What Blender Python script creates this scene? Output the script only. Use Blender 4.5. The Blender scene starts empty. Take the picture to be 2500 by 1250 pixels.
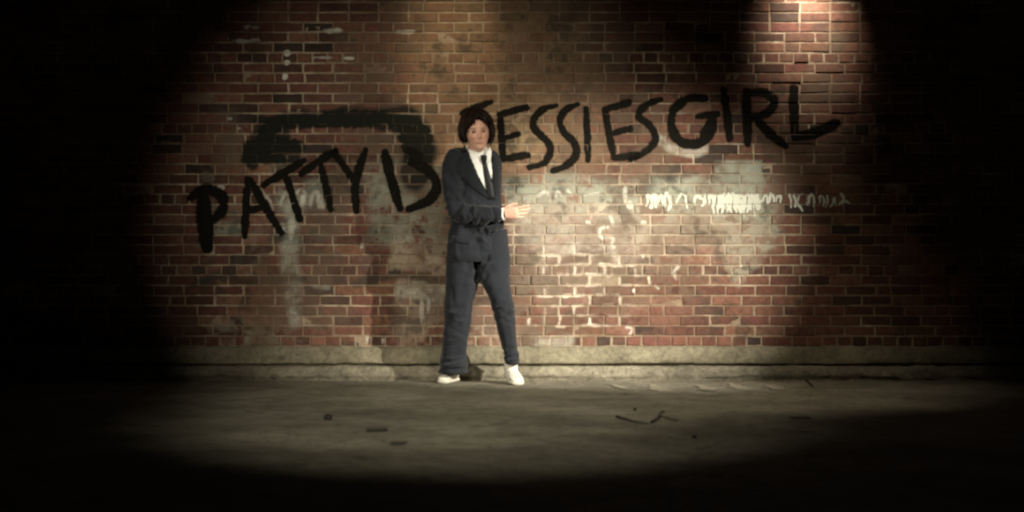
import bpy, bmesh, math, random
import numpy as np
from mathutils import Vector, Matrix, noise
from mathutils.bvhtree import BVHTree

random.seed(7)
RNG = np.random.default_rng(7)
S = bpy.context.scene
COL = S.collection
R = math.radians

# ------------------------------------------------------------------ camera
F, D, CH = 4416.0, 12.0, 0.82          # focal length in photo pixels, metres to the wall, camera height
cd = bpy.data.cameras.new('camera')
cd.sensor_width = 36.0
cd.lens = 36.0 * F / 2500.0
cd.clip_start, cd.clip_end = 0.1, 500.0
cd.dof.use_dof = True
cd.dof.focus_distance = 60.0
cd.dof.aperture_fstop = 4.0
cam = bpy.data.objects.new('camera', cd)
COL.objects.link(cam)
cam.location = (0, -D, CH)
cam.rotation_euler = (R(90), 0, 0)
S.camera = cam

# ------------------------------------------------------------------ night sky, very dim
world = bpy.data.worlds.new('World')
S.world = world
world.use_nodes = True
wn = world.node_tree
sky = wn.nodes.new('ShaderNodeTexSky')
sky.sky_type = 'NISHITA'
sky.sun_disc = False
sky.sun_elevation = R(-4.0)
sky.sun_rotation = R(200)
bg = wn.nodes['Background']
wn.links.new(sky.outputs[0], bg.inputs[0])
bg.inputs[1].default_value = 0.05

S.view_settings.view_transform = 'Standard'
S.view_settings.look = 'None'
S.view_settings.exposure = 0.0
S.view_settings.gamma = 1.0
S.view_settings.use_curve_mapping = False

# ------------------------------------------------------------------ lamps of the night shoot, plus unseen fills added for the pavement
def spot(name, loc, target, power, size, blend, color, radius=0.12):
    l = bpy.data.lights.new(name, 'SPOT')
    l.energy = power
    l.spot_size = R(size)
    l.spot_blend = blend
    l.color = color
    l.shadow_soft_size = radius
    o = bpy.data.objects.new(name, l)
    COL.objects.link(o)
    o.location = loc
    o.rotation_euler = (Vector(target) - Vector(loc)).to_track_quat('-Z', 'Y').to_euler()
    return o

LIGHTS = dict(
    front=spot('front_lamp', (-3.5, -9.0, 2.7), (-0.52, 0, 1.0), 1900, 24, 1.0, (1.0, 0.92, 0.75), 0.06),
    side=spot('side_lamp', (5.6, -5.4, 3.0), (0.46, 0, 0.64), 7400, 20, 1.0, (1.0, 0.94, 0.80), 0.05),
    floor=spot('floor_fill', (-0.9, -9.2, 3.8), (-0.30, -2.4, 0), 850, 23, 1.0, (1.0, 0.95, 0.76), 0.10),  # unseen spot added to brighten the pavement
    wash=spot('wash_fill', (-0.3, -9.2, 4.2), (-0.15, -3.1, 0), 640, 29, 1.0, (1.0, 0.94, 0.74), 0.10),  # second added spot, softens the edge of the pavement pool
    kerb=spot('kerb_fill', (1.1, -4.2, 4.6), (0.70, -0.75, 0), 360, 50, 1.0, (1.0, 0.88, 0.66), 0.10),  # added spot, lifts the dim pavement along the kerb at right
    high=spot('high_lamp', (-0.42, -1.7, 4.5), (-0.43, 0, 2.12), 240, 17.5, 0.8, (1.0, 0.80, 0.52), 0.08),
    hood=spot('hood_lamp', (1.95, -0.42, 2.86), (1.95, 0.0, 2.38), 125, 57, 1.0, (1.0, 0.88, 0.73), 0.12),
)

# ------------------------------------------------------------------ helpers
def WX(px, d=0.0): return (px - 1250.0) * (D - d) / F
def WZ(py, d=0.0): return CH - (py - 625.0) * (D - d) / F
def P(px, py, d): return Vector((WX(px, d), -d, WZ(py, d)))
def ground_at(px, py):
    dist = F * CH / (py - 625.0)
    return Vector(((px - 1250.0) * dist / F, dist - D, 0.0))

def tag(o, label=None, cat=None, group=None, kind=None):
    if label: o['label'] = label
    if cat: o['category'] = cat
    if group: o['group'] = group
    if kind: o['kind'] = kind
    return o

def link_mesh(name, me, mats, parent=None):
    o = bpy.data.objects.new(name, me)
    COL.objects.link(o)
    for m in (mats if isinstance(mats, (list, tuple)) else [mats]):
        if m is not None and m.name not in [x.name for x in me.materials if x]:
            me.materials.append(m)
    if parent is not None:
        o.parent = parent
    return o

def mesh_from(verts, faces, name='mesh', smooth=True):
    me = bpy.data.meshes.new(name)
    me.from_pydata([tuple(v) for v in verts], [], faces)
    me.update()
    if smooth:
        me.polygons.foreach_set('use_smooth', [True] * len(me.polygons))
    return me

def loft_data(rings, cap=True):
    n = len(rings[0]); vs = []; fs = []
    for r in rings: vs.extend(r)
    for i in range(len(rings) - 1):
        for k in range(n):
            a, b = i * n + k, i * n + (k + 1) % n
            fs.append((a, b, b + n, a + n))
    if cap:
        fs.append(tuple(range(n))[::-1])
        o = (len(rings) - 1) * n
        fs.append(tuple(o + k for k in range(n)))
    return vs, fs

class Build:
    def __init__(self): self.v = []; self.f = []
    def add(self, vs, fs):
        o = len(self.v)
        self.v.extend([Vector(x) for x in vs]); self.f.extend([tuple(i + o for i in q) for q in fs])
    def loft(self, rings, cap=True): self.add(*loft_data(rings, cap))
    def tube(self, pts, rads, n=14, flat=1.0, up=None, round_ends=True):
        pts = [Vector(p) for p in pts]; rads = list(rads)
        if round_ends:
            t0 = (pts[0] - pts[1]).normalized(); t1 = (pts[-1] - pts[-2]).normalized()
            P0, R0, P1, R1 = pts[0], rads[0], pts[-1], rads[-1]
            pts = [P0 + t0 * R0 * s for s in (0.95, 0.7)] + pts + [P1 + t1 * R1 * s for s in (0.7, 0.95)]
            rads = [R0 * 0.3, R0 * 0.72] + rads + [R1 * 0.72, R1 * 0.3]
        rings = []
        prev = None
        for i, p in enumerate(pts):
            a = pts[max(i - 1, 0)]; b = pts[min(i + 1, len(pts) - 1)]
            t = (b - a).normalized()
            if prev is None:
                u = Vector(up) if up else (Vector((0, -1, 0)) if abs(t.y) < 0.8 else Vector((0, 0, 1)))
            else: u = prev
            u = (u - t * u.dot(t)).normalized(); prev = u
            w = t.cross(u)
            rings.append([p + (w * math.cos(2 * math.pi * k / n) + u * flat * math.sin(2 * math.pi * k / n)) * rads[i] for k in range(n)])
        self.loft(rings)
    def mesh(self, name='mesh', smooth=True): return mesh_from(self.v, self.f, name, smooth)

def evaluated(me, mods):
    """run modifiers on a mesh and hand back a plain mesh"""
    o = bpy.data.objects.new('tmp', me); COL.objects.link(o)
    for t, kw in mods:
        m = o.modifiers.new(t, t)
        for k, v in kw.items(): setattr(m, k, v)
    dg = bpy.context.evaluated_depsgraph_get(); dg.update()
    out = bpy.data.meshes.new_from_object(o.evaluated_get(dg))
    bpy.data.objects.remove(o)
    out.polygons.foreach_set('use_smooth', [True] * len(out.polygons))
    return out

def remesh(me, voxel, smooth=6):
    return evaluated(me, [('REMESH', dict(mode='VOXEL', voxel_size=voxel)), ('SMOOTH', dict(iterations=smooth, factor=0.5))])

def vnoise(h, w, cell, seed, octaves=4, gain=0.55):
    """tileless value noise as an array in 0..1"""
    r = np.random.default_rng(seed); out = np.zeros((h, w)); amp = 1.0; tot = 0
    for o in range(octaves):
        c = max(cell / 2 ** o, 1.0)
        gh, gw = int(h / c) + 3, int(w / c) + 3
        g = r.random((gh, gw))
        y = np.arange(h) / c; x = np.arange(w) / c
        yi = y.astype(int); xi = x.astype(int)
        fy = y - yi; fx = x - xi
        fy = fy * fy * (3 - 2 * fy); fx = fx * fx * (3 - 2 * fx)
        a = g[yi][:, xi]; b = g[yi][:, xi + 1]; c2 = g[yi + 1][:, xi]; d2 = g[yi + 1][:, xi + 1]
        out += amp * ((a * (1 - fx) + b * fx) * (1 - fy)[:, None] + (c2 * (1 - fx) + d2 * fx) * fy[:, None])
        tot += amp; amp *= gain
    return out / tot

def sstep(a, b, x):
    t = np.clip((x - a) / (b - a), 0, 1)
    return t * t * (3 - 2 * t)

def seg_dist(X, Y, pts):
    d = np.full(X.shape, 1e9)
    for (x0, y0), (x1, y1) in zip(pts[:-1], pts[1:]):
        dx, dy = x1 - x0, y1 - y0
        t = np.clip(((X - x0) * dx + (Y - y0) * dy) / (dx * dx + dy * dy + 1e-9), 0, 1)
        d = np.minimum(d, np.hypot(X - x0 - t * dx, Y - y0 - t * dy))
    return d

def smooth_line(pts, n=6):
    if len(pts) < 3: return pts
    p = [np.array(q, float) for q in pts]; p = [2 * p[0] - p[1]] + p + [2 * p[-1] - p[-2]]
    out = []
    for i in range(1, len(p) - 2):
        for k in range(n):
            t = k / n
            q = 0.5 * ((2 * p[i]) + (p[i + 1] - p[i - 1]) * t + (2 * p[i - 1] - 5 * p[i] + 4 * p[i + 1] - p[i + 2]) * t * t + (3 * p[i] - p[i - 1] - 3 * p[i + 1] + p[i + 2]) * t ** 3)
            out.append(tuple(q))
    out.append(tuple(p[-2]))
    return out

# ------------------------------------------------------------------ stains, paint and dirt of the wall, with some light and shade painted in
MW, MH = 1500, 750
MS = 2500.0 / MW
gx, gy = np.meshgrid((np.arange(MW) + 0.5) * MS, (np.arange(MH) + 0.5) * MS)
n_fine = vnoise(MH, MW, 10, 1, 3, 0.7)
n_mid = vnoise(MH, MW, 34, 2, 4, 0.6)
n_big = vnoise(MH, MW, 110, 3, 4, 0.55)
n_wx = vnoise(MH, MW, 40, 4, 3, 0.6) - 0.5
n_wy = vnoise(MH, MW, 40, 5, 3, 0.6) - 0.5
n_hor = vnoise(MH, MW, 12, 8, 3, 0.6)
jx, jy = gx + n_wx * 46, gy + n_wy * 40
pc = np.zeros((MH, MW, 3)); pa = np.zeros((MH, MW))
def lay(color, a):
    global pc, pa
    a = np.clip(a, 0, 1)
    na = a + pa * (1 - a)
    w = np.where(na > 1e-6, a / np.maximum(na, 1e-6), 0)[..., None]
    pc = pc * (1 - w) + np.array(color) * w
    pa = na
def rect(x0, y0, x1, y1, e=14, jit=True):
    X, Y = (jx, jy) if jit else (gx, gy)
    return sstep(x0 - e, x0 + e, X) * (1 - sstep(x1 - e, x1 + e, X)) * sstep(y0 - e, y0 + e, Y) * (1 - sstep(y1 - e, y1 + e, Y))
def broken(lo, hi, mix=0.5): return sstep(lo, hi, n_fine * mix + n_mid * (1 - mix))
def stroke(pts, w, soft, jit=0.35):
    X, Y = gx + n_wx * 30 * jit, gy + n_wy * 30 * jit
    return 1 - sstep(w * 0.5 - soft, w * 0.5 + soft, seg_dist(X, Y, smooth_line(pts)))

GREEN = (0.27, 0.28, 0.22); PALE = (0.40, 0.36, 0.29); TAN = (0.27, 0.18, 0.10); CHALK = (0.60, 0.59, 0.51)
SOOT = (0.035, 0.032, 0.024); BLACK = (0.012, 0.013, 0.010)
# warm lamplight painted as a tan wash over the upper middle of the wall
lay(TAN, 0.62 * rect(985, -60, 1470, 430, 60) * (0.55 + 0.45 * broken(0.3, 0.6)))
lay((0.30, 0.22, 0.12), 0.5 * rect(1180, 250, 1360, 420, 30) * broken(0.35, 0.6))
# grey green whitewash
lay(GREEN, 0.85 * rect(1228, 432, 1560, 502, 9) * broken(0.28, 0.5))
lay(GREEN, 0.9 * rect(1745, 392, 1860, 470, 5, False) * (0.6 + 0.4 * broken(0.3, 0.5)))
lay(GREEN, 0.8 * rect(1590, 432, 1862, 505, 9) * broken(0.25, 0.5))
lay((0.29, 0.265, 0.20), 0.8 * rect(1500, 490, 1900, 600, 34) * (.3 + .7 * broken(0.36, 0.56)))
lay((.25, .245, .19), 0.6 * rect(1235, 425, 1900, 540, 26) * (.2 + .8 * broken(0.36, 0.58)))
tri = sstep(0, 30, 160 - np.abs(jx - 1810) * 1.7 - np.maximum(jy - 560, 0)) * sstep(540, 560, jy)
lay((0.27, 0.24, 0.18), 0.75 * tri * (0.15 + 0.85 * broken(0.36, 0.58)))
lay(GREEN, 0.75 * rect(905, 395, 1090, 600, 22) * broken(0.3, 0.5))
lay((0.36, 0.30, 0.22), 0.72 * rect(950, 585, 1095, 668, 12) * broken(0.25, 0.55))
lay((0.40, 0.38, 0.30), 0.8 * rect(975, 690, 1090, 742, 9) * broken(0.25, 0.5))
lay((0.34, 0.27, 0.2), 0.55 * rect(965, 742, 1290, 850, 14) * broken(0.3, 0.6))
lay(GREEN, 0.7 * rect(676, 440, 800, 520, 12) * broken(0.3, 0.5))
lay((0.36, 0.37, 0.30), 0.85 * stroke([(716, 500), (712, 580), (708, 640), (716, 700), (722, 780)], 36, 10, 0.8) * (0.5 + 0.5 * broken(0.3, 0.5)))
lay(GREEN, 0.6 * rect(500, 543, 590, 575, 9) * broken(0.3, 0.5))
lay(GREEN, 0.5 * rect(560, 815, 690, 850, 10) * broken(0.35, 0.55))
lay((0.3, 0.26, 0.19), 0.55 * rect(500, 780, 760, 850, 30) * broken(0.4, 0.6))
# lime smeared pale over the bricks right of the middle
lay(PALE, 0.72 * rect(1240, 495, 1570, 615, 34) * (.45 + .55 * broken(0.3, 0.6)))
lay((.34, .29, .23), 0.6 * rect(1270, 590, 1500, 720, 40) * (.3 + .7 * broken(0.32, 0.6)))
lay((.30, .24, .18), 0.4 * rect(1500, 560, 1760, 660, 50) * (.3 + .7 * broken(0.35, 0.6)))
lay((0.5, 0.46, 0.39), 0.8 * rect(1375, 602, 1512, 632, 8) * broken(0.25, 0.5))
lay((0.33, 0.31, 0.25), 0.85 * rect(1308, 815, 1402, 850, 9) * (0.6 + 0.4 * broken(0.3, 0.5)))
lay((.33, .27, .2), 0.45 * rect(1260, 640, 1345, 850, 22) * broken(0.36, 0.6))
lay((.30, .21, .16), 0.35 * rect(1380, 560, 1720, 800, 80) * broken(0.40, 0.66, 0.7))
lay(GREEN, 0.35 * rect(430, 300, 900, 620, 80) * broken(0.5, 0.7))
# cream arc under the G and cream runs
lay((0.5, 0.47, 0.38), 0.8 * stroke([(1608, 335), (1640, 360), (1690, 374), (1722, 366)], 20, 7) * broken(0.2, 0.45))
# one dark course, then soot and grime patches
lay(SOOT, 0.75 * rect(470, 670, 1092, 690, 6) * broken(0.2, 0.45))  # darker band along one course, borrowing the soot tone
lay(SOOT, 0.5 * rect(640, 575, 800, 600, 12) * broken(0.35, 0.55))
lay(SOOT, 0.6 * rect(1480, 425, 1610, 470, 14) * broken(0.35, 0.5))
lay(SOOT, 0.55 * rect(1600, 395, 1742, 432, 8) * broken(0.35, 0.55))
lay(SOOT, 0.5 * rect(895, 540, 960, 590, 12) * broken(0.35, 0.5))
lay((0.1, 0.06, 0.035), 0.6 * rect(1580, 550, 1760, 610, 22) * broken(0.42, 0.58))
lay((0.12, 0.045, 0.03), 0.45 * rect(1560, 690, 1720, 830, 30) * broken(0.35, 0.6))
lay(SOOT, 0.6 * broken(0.57, 0.70, 0.30))
lay((.11, .075, .05), 0.75 * sstep(.49, .64, n_big) * broken(.32, .58))
# bright cream strokes along the joints right of the middle
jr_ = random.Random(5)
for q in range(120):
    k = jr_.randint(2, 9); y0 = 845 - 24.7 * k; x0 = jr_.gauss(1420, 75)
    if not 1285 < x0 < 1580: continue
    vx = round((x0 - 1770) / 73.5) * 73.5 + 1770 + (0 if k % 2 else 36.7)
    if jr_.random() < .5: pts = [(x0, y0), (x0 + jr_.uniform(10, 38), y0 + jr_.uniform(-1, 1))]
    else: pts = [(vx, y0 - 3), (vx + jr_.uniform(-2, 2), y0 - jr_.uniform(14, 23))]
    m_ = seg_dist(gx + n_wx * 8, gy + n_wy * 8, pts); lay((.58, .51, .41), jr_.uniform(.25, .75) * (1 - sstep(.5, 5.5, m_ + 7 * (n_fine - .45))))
lay(SOOT, 0.5 * rect(1225, 425, 1300, 450, 8) * broken(0.3, 0.5))
# old black spray shape with the joints showing through; right end paints in the head's shadow
arc = np.maximum.reduce([
    stroke([(618, 395), (640, 340), (672, 302), (760, 290), (900, 288), (990, 298), (1030, 330)], 40, 9, 1.0),
    stroke([(640, 300), (700, 296), (900, 296), (1000, 300)], 26, 8, 1.0),
    stroke([(990, 300), (1015, 330), (1022, 380), (1015, 420)], 74, 14, 0.6),
    stroke([(610, 365), (670, 360), (735, 352)], 24, 8, 1.0), stroke([(600, 395), (660, 388), (720, 384)], 22, 8, 1.0),
    0.9 * stroke([(650, 330), (690, 330)], 40, 12, 1.0)])
lay(BLACK, np.clip(1.5 * arc, 0, 1) * (0.86 + 0.14 * broken(0.25, 0.45)))
# flecks of pale paint
def fleck(x, y, w, h, a=0.9, c=CHALK):
    e = ((jx * 0.2 + gx * 0.8 - x) / w) ** 2 + ((jy * 0.2 + gy * 0.8 - y) / h) ** 2
    lay(c, a * (1 - sstep(0.35, 0.95, e + 1.5 * (n_fine - .45) + .8 * (n_hor - .5))))
for q in [(604, 66, 12, 8, .5), (622, 68, 20, 6, .35), (585, 100, 26, 6, .75), (622, 99, 18, 5, .6), (818, 74, 32, 9, .8), (990, 79, 26, 6, .6),
          (700, 130, 11, 9, .95), (699, 153, 10, 8, .95), (698, 187, 9, 11, .9), (790, 142, 26, 4, .5), (850, 142, 16, 5, .75),
          (540, 455, 10, 8, .5), (560, 290, 8, 5, .5), (585, 315, 7, 5, .5), (790, 700, 30, 8, .2), 
           (1545, 711, 5, 6, .95), (1572, 625, 4, 6, .7),  (1810, 648, 5, 4, .9),
           (1525, 475, 9, 26, .5), (1535, 500, 8, 14, .5), (1570, 545, 9, 8, .6), (1435, 545, 8, 7, .7),
          (1030, 760, 7, 40, .4), (1045, 745, 5, 26, .4), (885, 600, 5, 9, .6), (898, 826, 5, 8, .8), (935, 832, 4, 10, .5), (690, 560, 10, 20, .5), (712, 560, 12, 34, .55)]:
    fleck(*q)
for pts, w in [([(1492, 528), (1498, 548)], 7), ([(1484, 555), (1466, 560), (1468, 580), (1498, 583), (1494, 598), (1500, 604)], 8),
               ([(1656, 652), (1647, 664), (1651, 680)], 6), ([(1312, 478), (1330, 470), (1338, 474)], 8), ([(1358, 480), (1362, 468), (1372, 478)], 5), ([(1388, 464), (1396, 474), (1400, 480)], 6), ([(1430, 474), (1460, 470)], 4), ([(1528, 800), (1541, 803), (1538, 816)], 5),
               ([(1600, 700), (1606, 706)], 5), ([(685, 500), (700, 470), (712, 498)], 9), ([(724, 470), (738, 462), (742, 496)], 11), ([(738, 500), (744, 470)], 9),
               ([(760, 500), (766, 470), (782, 480), (790, 506)], 10), ([(775, 468), (782, 505)], 9), ([(640, 462), (660, 490), (668, 512)], 6)]:
    lay(CHALK, 0.8 * stroke(pts, w * .85, 4, 0.3) * (0.35 + 0.65 * broken(0.3, 0.5, .8)))

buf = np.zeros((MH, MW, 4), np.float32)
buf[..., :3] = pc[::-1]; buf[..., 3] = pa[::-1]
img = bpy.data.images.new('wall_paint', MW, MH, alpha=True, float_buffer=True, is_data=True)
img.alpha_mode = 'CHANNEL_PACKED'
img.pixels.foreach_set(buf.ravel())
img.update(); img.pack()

# ------------------------------------------------------------------ materials
def new_mat(name, rough=0.85, spec=0.3):
    m = bpy.data.materials.new(name); m.use_nodes = True
    b = m.node_tree.nodes['Principled BSDF']
    b.inputs['Roughness'].default_value = rough
    b.inputs['Specular IOR Level'].default_value = spec
    return m, m.node_tree, b
def node(nt, t, **kw):
    n = nt.nodes.new(t)
    for k, v in kw.items(): setattr(n, k, v)
    return n
def noise_node(nt, scale, detail=4, rough=0.6, vec=None, dist=0.0):
    n = node(nt, 'ShaderNodeTexNoise')
    n.inputs['Scale'].default_value = scale; n.inputs['Detail'].default_value = detail
    n.inputs['Roughness'].default_value = rough; n.inputs['Distortion'].default_value = dist
    if vec is not None: nt.links.new(vec, n.inputs['Vector'])
    return n
def ramp(nt, src, stops):
    r = node(nt, 'ShaderNodeValToRGB')
    e = r.color_ramp.elements
    while len(e) < len(stops): e.new(0.5)
    for q, (p, c) in zip(e, stops):
        q.position = p; q.color = (c, c, c, 1) if isinstance(c, (int, float)) else (*c, 1)
    nt.links.new(src, r.inputs[0]); return r
def mixc(nt, fac, a, b, mode='MIX'):
    m = node(nt, 'ShaderNodeMix', data_type='RGBA', blend_type=mode)
    for s, v in ((0, fac), (6, a), (7, b)):
        if hasattr(v, 'links') or hasattr(v, 'is_linked'): nt.links.new(v, m.inputs[s])
        elif s == 0: m.inputs[0].default_value = v
        else: m.inputs[s].default_value = (*v, 1)
    return m.outputs[2]
def mathn(nt, op, a, b=None, clamp=False):
    m = node(nt, 'ShaderNodeMath', operation=op, use_clamp=clamp)
    for i, v in enumerate((a, b)):
        if v is None: continue
        if hasattr(v, 'is_linked'): nt.links.new(v, m.inputs[i])
        else: m.inputs[i].default_value = v
    return m.outputs[0]
def bump(nt, b, h, strength=0.4, dist=0.01):
    n = node(nt, 'ShaderNodeBump'); n.inputs['Strength'].default_value = strength; n.inputs['Distance'].default_value = dist
    nt.links.new(h, n.inputs['Height']); nt.links.new(n.outputs[0], b.inputs['Normal'])

def wall_material(name, base, cover, lo=(0.5, 0.5, 0.5)):
    """masonry colour with the paint map laid over it by place on the wall"""
    m, nt, b = new_mat(name, 0.88, 0.25)
    g = node(nt, 'ShaderNodeNewGeometry')
    mp = node(nt, 'ShaderNodeVectorMath', operation='MULTIPLY_ADD')
    wd, ht = 2500 * D / F, 1250 * D / F
    sx = node(nt, 'ShaderNodeSeparateXYZ'); nt.links.new(g.outputs['Position'], sx.inputs[0])
    cx = node(nt, 'ShaderNodeCombineXYZ'); nt.links.new(sx.outputs[0], cx.inputs[0]); nt.links.new(sx.outputs[2], cx.inputs[1])
    nt.links.new(cx.outputs[0], mp.inputs[0])
    mp.inputs[1].default_value = (1 / wd, 1 / ht, 0); mp.inputs[2].default_value = (0.5, 0.5 - CH / ht, 0)
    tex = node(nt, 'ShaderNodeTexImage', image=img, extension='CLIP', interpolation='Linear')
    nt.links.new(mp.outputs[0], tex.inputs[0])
    if base == 'brick':
        at = node(nt, 'ShaderNodeAttribute', attribute_name='tint')
        col = at.outputs['Color']
    else:
        col = mixc(nt, 0.0, base, base)
    n1 = noise_node(nt, 26, 5, 0.65, g.outputs['Position'])
    n2 = noise_node(nt, 170, 3, 0.7, g.outputs['Position'])
    n3 = noise_node(nt, 2.2, 4, 0.6, g.outputs['Position'])
    col = mixc(nt, 1.0, col, ramp(nt, n1.outputs[0], [(0.25, lo), (0.6, (1.0,) * 3), (0.8, (1.25, 1.2, 1.15))]).outputs[0], 'MULTIPLY')
    col = mixc(nt, 1.0, col, ramp(nt, n2.outputs[0], [(0.3, (0.72,) * 3), (0.7, (1.16,) * 3)]).outputs[0], 'MULTIPLY')
    col = mixc(nt, 1.0, col, ramp(nt, n3.outputs[0], [(0.3, (0.62, 0.6, 0.56)), (0.62, (1.1,) * 3)]).outputs[0], 'MULTIPLY')
    if base != 'brick':
        n4 = noise_node(nt, 1.6, 6, 0.68, g.outputs['Position'], 0.6)
        col = mixc(nt, ramp(nt, n4.outputs[0], [(0.38, 0.0), (0.58, 0.92)]).outputs[0], col, (0.16, 0.105, 0.068))
    fac = mathn(nt, 'MULTIPLY', tex.outputs['Alpha'], cover)
    if base == 'brick': fac = mathn(nt, 'MULTIPLY', fac, at.outputs['Alpha'], True)
    fac = mathn(nt, 'ADD', fac, mathn(nt, 'MULTIPLY', mathn(nt, 'MULTIPLY', fac, mathn(nt, 'SUBTRACT', n2.outputs[0], 0.5)), 0.9), True)
    pcol = mixc(nt, 1.0, tex.outputs['Color'], ramp(nt, n2.outputs[0], [(0.3, (0.8,) * 3), (0.7, (1.15,) * 3)]).outputs[0], 'MULTIPLY')
    col = mixc(nt, fac, col, pcol)
    nt.links.new(col, b.inputs['Base Color'])
    hsum = mathn(nt, 'ADD', mathn(nt, 'MULTIPLY', n1.outputs[0], 1.0), mathn(nt, 'MULTIPLY', n2.outputs[0], 0.5))
    bump(nt, b, hsum, 0.7, 0.005)
    return m

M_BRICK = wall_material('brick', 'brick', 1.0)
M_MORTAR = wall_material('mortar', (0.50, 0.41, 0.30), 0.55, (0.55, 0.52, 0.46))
M_PLINTH = None

def concrete(name, a, b_, stain, scale=1.0, rough=0.92, cracks=False):
    m, nt, b = new_mat(name, rough, 0.25)
    g = node(nt, 'ShaderNodeNewGeometry'); pos = g.outputs['Position']
    n1 = noise_node(nt, 1.7 * scale, 6, 0.62, pos, 0.4); n2 = noise_node(nt, 14 * scale, 6, 0.7, pos); n3 = noise_node(nt, 130, 3, 0.7, pos)
    n4 = noise_node(nt, 5.0 * scale, 5, 0.65, pos, 0.8)
    col = mixc(nt, ramp(nt, n1.outputs[0], [(0.32, 0.0), (0.66, 1.0)]).outputs[0], a, b_)
    col = mixc(nt, 1.0, col, ramp(nt, n2.outputs[0], [(0.28, (0.55,) * 3), (0.55, (1.0,) * 3), (0.75, (1.2,) * 3)]).outputs[0], 'MULTIPLY')
    col = mixc(nt, 1.0, col, ramp(nt, n3.outputs[0], [(0.3, (0.75,) * 3), (0.7, (1.2,) * 3)]).outputs[0], 'MULTIPLY')
    col = mixc(nt, ramp(nt, n4.outputs[0], [(0.56, 0.0), (0.72, 0.75)]).outputs[0], col, stain)
    if cracks:
        wv = node(nt, 'ShaderNodeVectorMath', operation='MULTIPLY_ADD'); nt.links.new(n4.outputs['Color'], wv.inputs[0])
        wv.inputs[1].default_value = (.35, .35, .35); nt.links.new(pos, wv.inputs[2])
        vo = node(nt, 'ShaderNodeTexVoronoi', feature='DISTANCE_TO_EDGE'); vo.inputs['Scale'].default_value = .8; nt.links.new(wv.outputs[0], vo.inputs['Vector'])
        ck = mathn(nt, 'MULTIPLY', ramp(nt, vo.outputs['Distance'], [(0.0, 1.0), (0.012, 0.0)]).outputs[0], ramp(nt, n1.outputs[0], [(.42, 0.0), (.55, .8)]).outputs[0])
        col = mixc(nt, ck, col, (.03, .028, .022))
        sp = noise_node(nt, 42, 2, .5, pos); col = mixc(nt, ramp(nt, sp.outputs[0], [(.66, 0.0), (.74, .7)]).outputs[0], col, (.05, .045, .035))
        sp2 = noise_node(nt, 60, 2, .5, pos); col = mixc(nt, ramp(nt, sp2.outputs[0], [(.68, 0.0), (.76, .5)]).outputs[0], col, (.45, .42, .34))
    nt.links.new(col, b.inputs['Base Color'])
    bump(nt, b, mathn(nt, 'ADD', n2.outputs[0], mathn(nt, 'MULTIPLY', n3.outputs[0], 0.5)), 0.8, 0.008)
    return m
M_PLINTH = concrete('base_concrete', (0.155, 0.135, 0.092), (0.26, 0.23, 0.16), (0.06, 0.05, 0.035), 2.2)
M_KERB = concrete('kerb_concrete', (0.13, 0.115, 0.085), (0.28, 0.25, 0.185), (0.05, 0.042, 0.03), 2.6)
M_GROUND = concrete('pavement_concrete', (0.14, 0.13, 0.098), (0.31, 0.285, 0.22), (0.075, 0.068, 0.05), 1.0, cracks=True)

def spray(name, color, rough=0.95):
    m, nt, b = new_mat(name, rough, 0.04)
    g = node(nt, 'ShaderNodeNewGeometry')
    at = node(nt, 'ShaderNodeAttribute', attribute_name='cover')
    n = noise_node(nt, 120, 3, 0.7, g.outputs['Position']); n2 = noise_node(nt, 18, 4, 0.6, g.outputs['Position'])
    f = mathn(nt, 'ADD', at.outputs['Fac'], mathn(nt, 'MULTIPLY', mathn(nt, 'SUBTRACT', n.outputs[0], 0.5), 0.55))
    f = mathn(nt, 'ADD', f, mathn(nt, 'MULTIPLY', mathn(nt, 'SUBTRACT', n2.outputs[0], 0.5), 0.35))
    al = ramp(nt, f, [(0.26, 0.0), (0.62, 1.0)])
    nt.links.new(al.outputs[0], b.inputs['Alpha'])
    nt.links.new(mixc(nt, n.outputs[0], tuple(c * 0.7 for c in color), tuple(c * 1.3 for c in color)), b.inputs['Base Color'])
    return m
M_SPRAY = spray('black_spray_paint', (0.010, 0.009, 0.007))
M_FADED = spray('faded_paint_and_shade', (0.016, 0.017, 0.013))
M_CHALK = spray('white_brush_paint', (0.50, 0.50, 0.42))

# ------------------------------------------------------------------ pavement, a real uneven slab surface
def make_ground():
    xs = np.concatenate([[-40, -20, -10, -6], np.linspace(-4.5, 4.5, 226), [6, 10, 20, 40]])
    ys = np.concatenate([[-60, -40, -25, -16, -13], np.linspace(-11.5, -0.02, 231), [0.6, 8]])
    X, Y = np.meshgrid(xs, ys)
    Z = np.zeros_like(X)
    for i in range(X.shape[0]):
        for j in range(X.shape[1]):
            x, y = X[i, j], Y[i, j]
            if abs(x) < 4.6 and -11.6 < y < -0.01:
                Z[i, j] = 0.007 * noise.noise((x * 1.1, y * 0.9, 3)) + 0.0035 * noise.noise((x * 4, y * 3, 7)) + 0.002 * noise.noise((x * 11, y * 9, 1))
                if y > -0.9: Z[i, j] *= 0.35
    n = X.shape[1]
    vs = np.stack([X, Y, Z], -1).reshape(-1, 3)
    fs = [(i * n + j, i * n + j + 1, (i + 1) * n + j + 1, (i + 1) * n + j) for i in range(X.shape[0] - 1) for j in range(n - 1)]
    return mesh_from(vs, fs, 'pavement')
pavement = link_mesh('pavement', make_ground(), M_GROUND); tag(pavement, kind='structure')

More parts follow.
